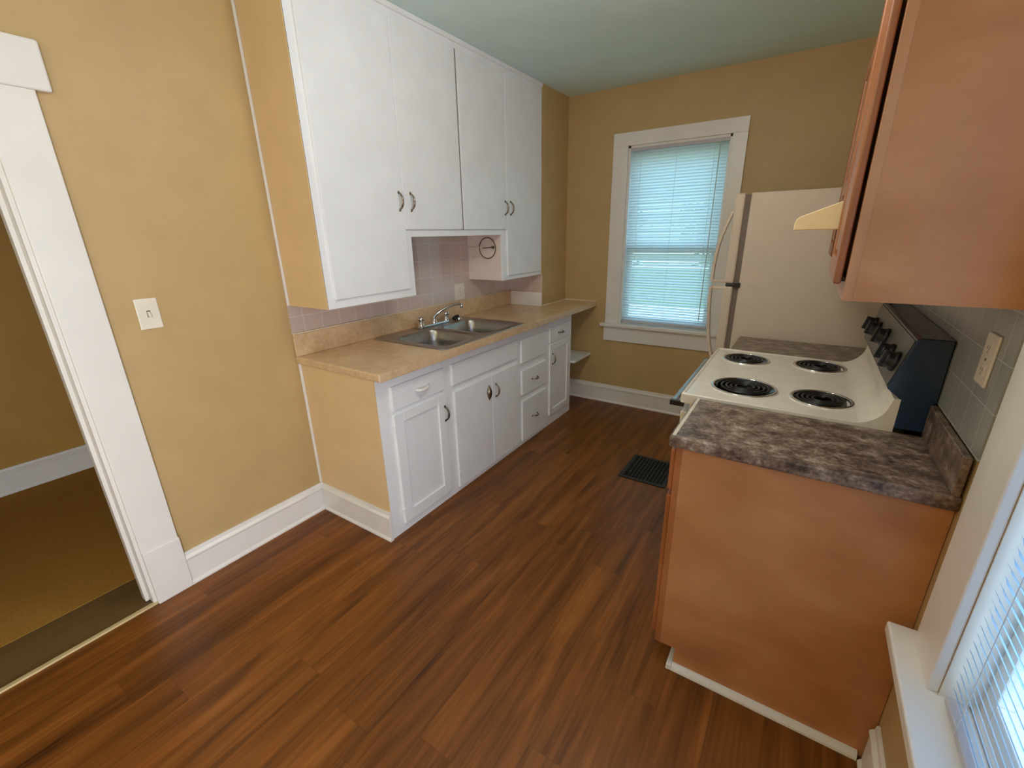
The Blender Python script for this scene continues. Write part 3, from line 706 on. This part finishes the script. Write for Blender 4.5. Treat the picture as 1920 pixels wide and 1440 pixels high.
# ------------------------------------------------------------------ refrigerator
rf = thing('refrigerator', (2.15, 1.98, 0), 'almond top-freezer refrigerator against the back wall right of the window', 'refrigerator')
FY0, FY1 = 1.600, 2.395
ob('cabinet', B((1.844, 2.515, FY0, FY1, .03, 1.690)), 'fridge', rf, .006)
ob('base_grille', B((1.82, 2.50, FY0+.02, FY1-.02, 0, .06)), 'gasket', rf)
ob('gasket', B((1.815, 1.844, FY0+.012, FY1-.012, .08, 1.195), (1.815, 1.844, FY0+.012, FY1-.012, 1.210, 1.683)), 'gasket', rf)
lower = ob('door', B((1.764, 1.816, FY0, FY1, .07, 1.1955)), 'fridge', rf, .010, label='lower refrigerator door')
upper = ob('door', B((1.764, 1.816, FY0, FY1, 1.2085, 1.690)), 'fridge', rf, .010, label='freezer door')
def bow(pts, par):
    bm = bmesh.new(); n = len(pts); P = []
    for i in range(n-1):
        for k in range(5):
            t = k/5; a = Vector(pts[max(i-1, 0)]); b = Vector(pts[i]); c = Vector(pts[i+1]); d0 = Vector(pts[min(i+2, n-1)])
            P.append(.5*((2*b)+(c-a)*t+(2*a-5*b+4*c-d0)*t*t+(3*b-a-3*c+d0)*t**3))
    P.append(Vector(pts[-1])); prev = None
    for q in P:
        r = [bm.verts.new((q[0]+dx, FY0+.02+dy, q[1])) for dx, dy in ((-.008, -.016), (.008, -.016), (.008, .016), (-.008, .016))]
        if prev:
            for k in range(4): bm.faces.new((prev[k], prev[(k+1) % 4], r[(k+1) % 4], r[k]))
        else: bm.faces.new(r[::-1])
        prev = r
    bm.faces.new(prev); bmesh.ops.recalc_face_normals(bm, faces=bm.faces)
    ob('handle', bm, 'fridge', par, .004)
bow([Vector((x, z, 0)) for x, z in ((1.760, 1.60), (1.754, 1.575), (1.738, 1.53), (1.716, 1.455), (1.703, 1.37), (1.697, 1.29), (1.696, 1.235), (1.700, 1.215))], upper)
bow([Vector((x, z, 0)) for x, z in ((1.700, 1.19), (1.696, 1.17), (1.698, 1.08), (1.706, .98), (1.718, .88), (1.736, .80), (1.758, .73), (1.763, .70))], lower)
ob('handle_foot', B((1.700, 1.766, FY0+.008, FY0+.032, 1.2135, 1.230)), 'fridge', upper, .003)
ob('handle_foot', B((1.700, 1.766, FY0+.008, FY0+.032, 1.176, 1.191)), 'fridge', lower, .003)
ob('hinge', B((1.775, 1.850, FY0-.006, FY0+.03, 1.1965, 1.2075), (1.822, 1.852, FY0-.010, FY0, 1.188, 1.216)), 'black', rf, .002, label='dark centre hinge')

# ------------------------------------------------------------------ right wall cabinets and hood
UZ0, UZ1 = 1.345, 2.107
def wall_cab(y0, y1, z0, z1, label, ndoors, UBX):
    c = thing('wall_cabinet', ((UBX+W)/2, (y0+y1)/2, z0), label, 'cabinet')
    ob('carcass', B((UBX+.019, W-.001, y0+.0006, y0+.013, z0+.0006, z1), (UBX+.019, W-.001, y1-.013, y1-.0006, z0+.0006, z1), (UBX+.019, W-.001, y0+.013, y1-.013, z0+.006, z0+.019), (UBX+.019, W-.001, y0+.013, y1-.013, z1-.016, z1-.001)), 'woodR', c)
    ob('face_frame', B((UBX, UBX+.0195, y0-.001, y0+.04, z0, z1), (UBX, UBX+.0195, y1-.04, y1, z0, z1), (UBX, UBX+.0195, y0+.04, y1-.04, z0, z0+.04), (UBX, UBX+.0195, y0+.04, y1-.04, z1-.04, z1)), 'woodF', c, .001)
    wd = (y1-y0-.03)/ndoors
    for k in range(ndoors):
        a = y0+.014+k*(wd+.002); b = a+wd-.002; q0, q1 = z0+.036, z1-.03
        bm = bmesh.new(); s = .055; xa, xb = UBX-.023, UBX-.007
        for bx in ((a, a+s, q0, q1), (b-s, b, q0, q1), (a+s, b-s, q0, q0+s), (a+s, b-s, q1-s, q1)): box(bm, xa, xb, bx[0], bx[1], bx[2], bx[3])
        dr = ob('door', bm, 'woodD', c, .005, seg=3)
        ob('panel', B((xa+.003, xb-.006, a+s+.01, b-s-.01, q0+s+.01, q1-s-.01), (xa+.008, xb-.002, a+s-.004, b-s+.004, q0+s-.004, q1-s+.004)), 'woodD', dr, .004)
        for qb in (q0+.006, q1-.016): ob('bumper', B((xb, UBX, a+.006, a+.014, qb, qb+.010)), 'shadowgap', dr)
    return c
wall_cab(.010, .398, UZ0, UZ1, 'tall brown wood wall cabinet nearest the window at the right edge', 1, 2.236)
wall_cab(.402, 1.176, 1.585, UZ1, 'short brown wood wall cabinet above the range hood', 2, 2.250)
wall_cab(1.180, 1.583, UZ0, UZ1, 'brown wood wall cabinet beyond the range hood beside the refrigerator', 1, 2.258)
hd = thing('range_hood', (2.32, .79, 1.50), 'cream range hood under the short brown wall cabinet above the stove', 'range hood')
bm = bmesh.new(); hp = [(2.104, 1.499), (2.104, 1.519), (2.108, 1.530), (2.116, 1.537), (2.232, 1.5835), (W-.008, 1.5835), (W-.008, 1.499), (W-.03, 1.499), (W-.03, 1.515), (2.122, 1.515), (2.122, 1.499)]
prism(bm, hp, lambda u, v, t: (u, t, v), .420, 1.160)
prism(bm, [(2.104, 1.499), (2.104, 1.519), (2.108, 1.530), (2.116, 1.537), (2.232, 1.5835), (W-.008, 1.5835), (W-.008, 1.499)], lambda u, v, t: (u, t, v), .408, .421)
prism(bm, [(2.104, 1.499), (2.104, 1.519), (2.108, 1.530), (2.116, 1.537), (2.232, 1.5835), (W-.008, 1.5835), (W-.008, 1.499)], lambda u, v, t: (u, t, v), 1.159, 1.172)
ob('canopy', bm, 'hood', hd, .002)
ob('filter', B((2.18, 2.46, .56, 1.02, 1.506, 1.5145)), 'hoodin', hd)

# ------------------------------------------------------------------ outside
struct('ground', B((-14, 20, YB+.3, 26, -.75, -.6), (W+.3, 20, -14, YB+.3, -.75, -.6)), 'grass')
struct('ground_driveway', B((-10, 12, 8.6, 12.2, -.6, -.585)), 'drive')
struct('ground_path', B((W+.32, 9.5, -14, 8.5, -.6, -.585)), 'path')
def tree(loc, h, rad, n, mat, label, lean=0, low=.25):
    x, y, z = loc
    t = thing('tree', loc, label, 'tree', 'garden trees outside the windows')
    bm = bmesh.new(); tube(bm, [(x, y, z), (x+.05, y, z+h*.25), (x-.04+lean, y+.05, z+h*.5), (x+lean, y, z+h*.72)], [.15, .12, .09, .04], 10)
    for k in range(6):
        a = k*1.05; tube(bm, [(x+lean*.5, y, z+h*(.3+.05*k)), (x+math.cos(a)*rad*.45, y+math.sin(a)*rad*.45, z+h*(.45+.06*k))], [.05, .015], 6)
    ob('trunk', bm, 'bark', t, smooth=True)
    bm = bmesh.new(); cl = []
    for k in range(26):
        while True:
            p = Vector((random.uniform(-1, 1), random.uniform(-1, 1), random.uniform(-1, 1)))
            if p.length < 1: break
        cl.append(Vector((x+lean+p.x*rad, y+p.y*rad, z+h*(low+(1-low)/2)+p.z*h*(1-low)/2)))
    for k in range(n):
        c = random.choice(cl); p = c+Vector((random.gauss(0, 1), random.gauss(0, 1), random.gauss(0, 1)))*rad*.22
        s = random.uniform(.08, .17); u = Vector((random.gauss(0, 1), random.gauss(0, 1), random.gauss(0, .6))).normalized(); v = u.orthogonal().normalized()
        bm.faces.new([bm.verts.new(q) for q in (p-u*s, p+v*s*.5, p+u*s, p-v*s*.5)])
    ob('foliage', bm, mat, t)
tree((.2, 15.5, -.6), 8.0, 1.9, 6000, 'leafA', 'leafy green tree behind the blind of the back window', 0, .10)
tree((-5.6, 16.6, -.6), 8.5, 1.9, 5000, 'leafB', 'leafy green tree behind the blind of the back window', 0, .10)
tree((6.0, 16.6, -.6), 8.8, 1.9, 5000, 'leafB', 'leafy green tree behind the blind of the back window', 0, .10)

# ------------------------------------------------------------------ light
wd = bpy.data.worlds.new('daylight'); S.world = wd; wd.use_nodes = True
nt = wd.node_tree; bgn = nt.nodes['Background']
tc = nt.nodes.new('ShaderNodeTexCoord'); sp3 = nt.nodes.new('ShaderNodeSeparateXYZ'); nt.links.new(tc.outputs['Generated'], sp3.inputs[0])
rp = nt.nodes.new('ShaderNodeValToRGB'); nt.links.new(sp3.outputs[2], rp.inputs[0])
rp.color_ramp.elements[0].position = 0; rp.color_ramp.elements[0].color = (.58, .82, .93, 1)
rp.color_ramp.elements[1].position = .6; rp.color_ramp.elements[1].color = (.36, .66, 1.0, 1)
nt.links.new(rp.outputs[0], bgn.inputs[0]); bgn.inputs[1].default_value = 3.8

def light(name, typ, loc, energy, color, **kw):
    l = bpy.data.lights.new(name, typ); l.energy = energy; l.color = color
    for k, v in kw.items(): setattr(l, k, v)
    o = bpy.data.objects.new(name, l); COL.objects.link(o); o.location = loc; return o
sun = light('sun', 'SUN', (0, 0, 10), 3.2, (1, .95, .85), angle=.009)
sun.rotation_euler = Vector((.45, .55, -.75)).to_track_quat('-Z', 'Y').to_euler()
light('ceiling_lamp', 'POINT', (1.6, .15, 2.28), 18.5, (1.0, .95, .92), shadow_soft_size=.12)
light('fill_behind', 'POINT', (1.2, -2.0, 2.2), 11, (.98, 1.0, .64), shadow_soft_size=.08)  # added warm fill behind the camera, no fixture known there
light('hall_lamp', 'POINT', (-1.0, -2.2, 2.2), .6, (1.0, .72, .36), shadow_soft_size=.1)
a = light('side_fill', 'AREA', (W+.25, (RY2+RY3)/2, .95), 54, (.99, .97, 1.0), shape='RECTANGLE', size=1.4, size_y=.85)  # added fill light outside the unseen side opening
a.rotation_euler = (0, math.radians(90), 0)
for nm, loc, rot, sx, sy in (('portal', (1.217, YB+.16, 1.43), (math.radians(-90), 0, 0), .76, 1.42), ('portal', (W+.16, -.585, 1.32), (0, math.radians(90), 0), 1.58, .82)):
    p = light(nm, 'AREA', loc, 1, (1, 1, 1), shape='RECTANGLE', size=sx, size_y=sy); p.data.cycles.is_portal = True; p.rotation_euler = rot

# ------------------------------------------------------------------ camera
cam = bpy.data.cameras.new('camera'); co = bpy.data.objects.new('camera', cam); COL.objects.link(co)
yaw, pitch, roll, f = .5844, -.33, -.0198, 822.05
cy_, sy_ = math.cos(yaw), math.sin(yaw); cp, sp_ = math.cos(pitch), math.sin(pitch)
F = Vector((-sy_*cp, cy_*cp, sp_)); Rv = Vector((cy_, sy_, 0)); U = Rv.cross(F)
R2 = Rv*math.cos(roll)+U*math.sin(roll); U2 = -Rv*math.sin(roll)+U*math.cos(roll)
mt = Matrix.Identity(4)
for i in range(3): mt[i][0] = R2[i]; mt[i][1] = U2[i]; mt[i][2] = -F[i]
mt.translation = Vector((2.1595, -1.2481, 1.5046)); co.matrix_world = mt
cam.sensor_width = 36; cam.lens = f*36/1920; cam.clip_start = .02
S.camera = co
S.view_settings.view_transform = 'Standard'; S.view_settings.look = 'None'; S.view_settings.gamma = 1; S.view_settings.use_curve_mapping = False
S.view_settings.exposure = 0
S.cycles.max_bounces = 12; S.cycles.diffuse_bounces = 6; S.cycles.transparent_max_bounces = 12; S.cycles.sample_clamp_indirect = 6
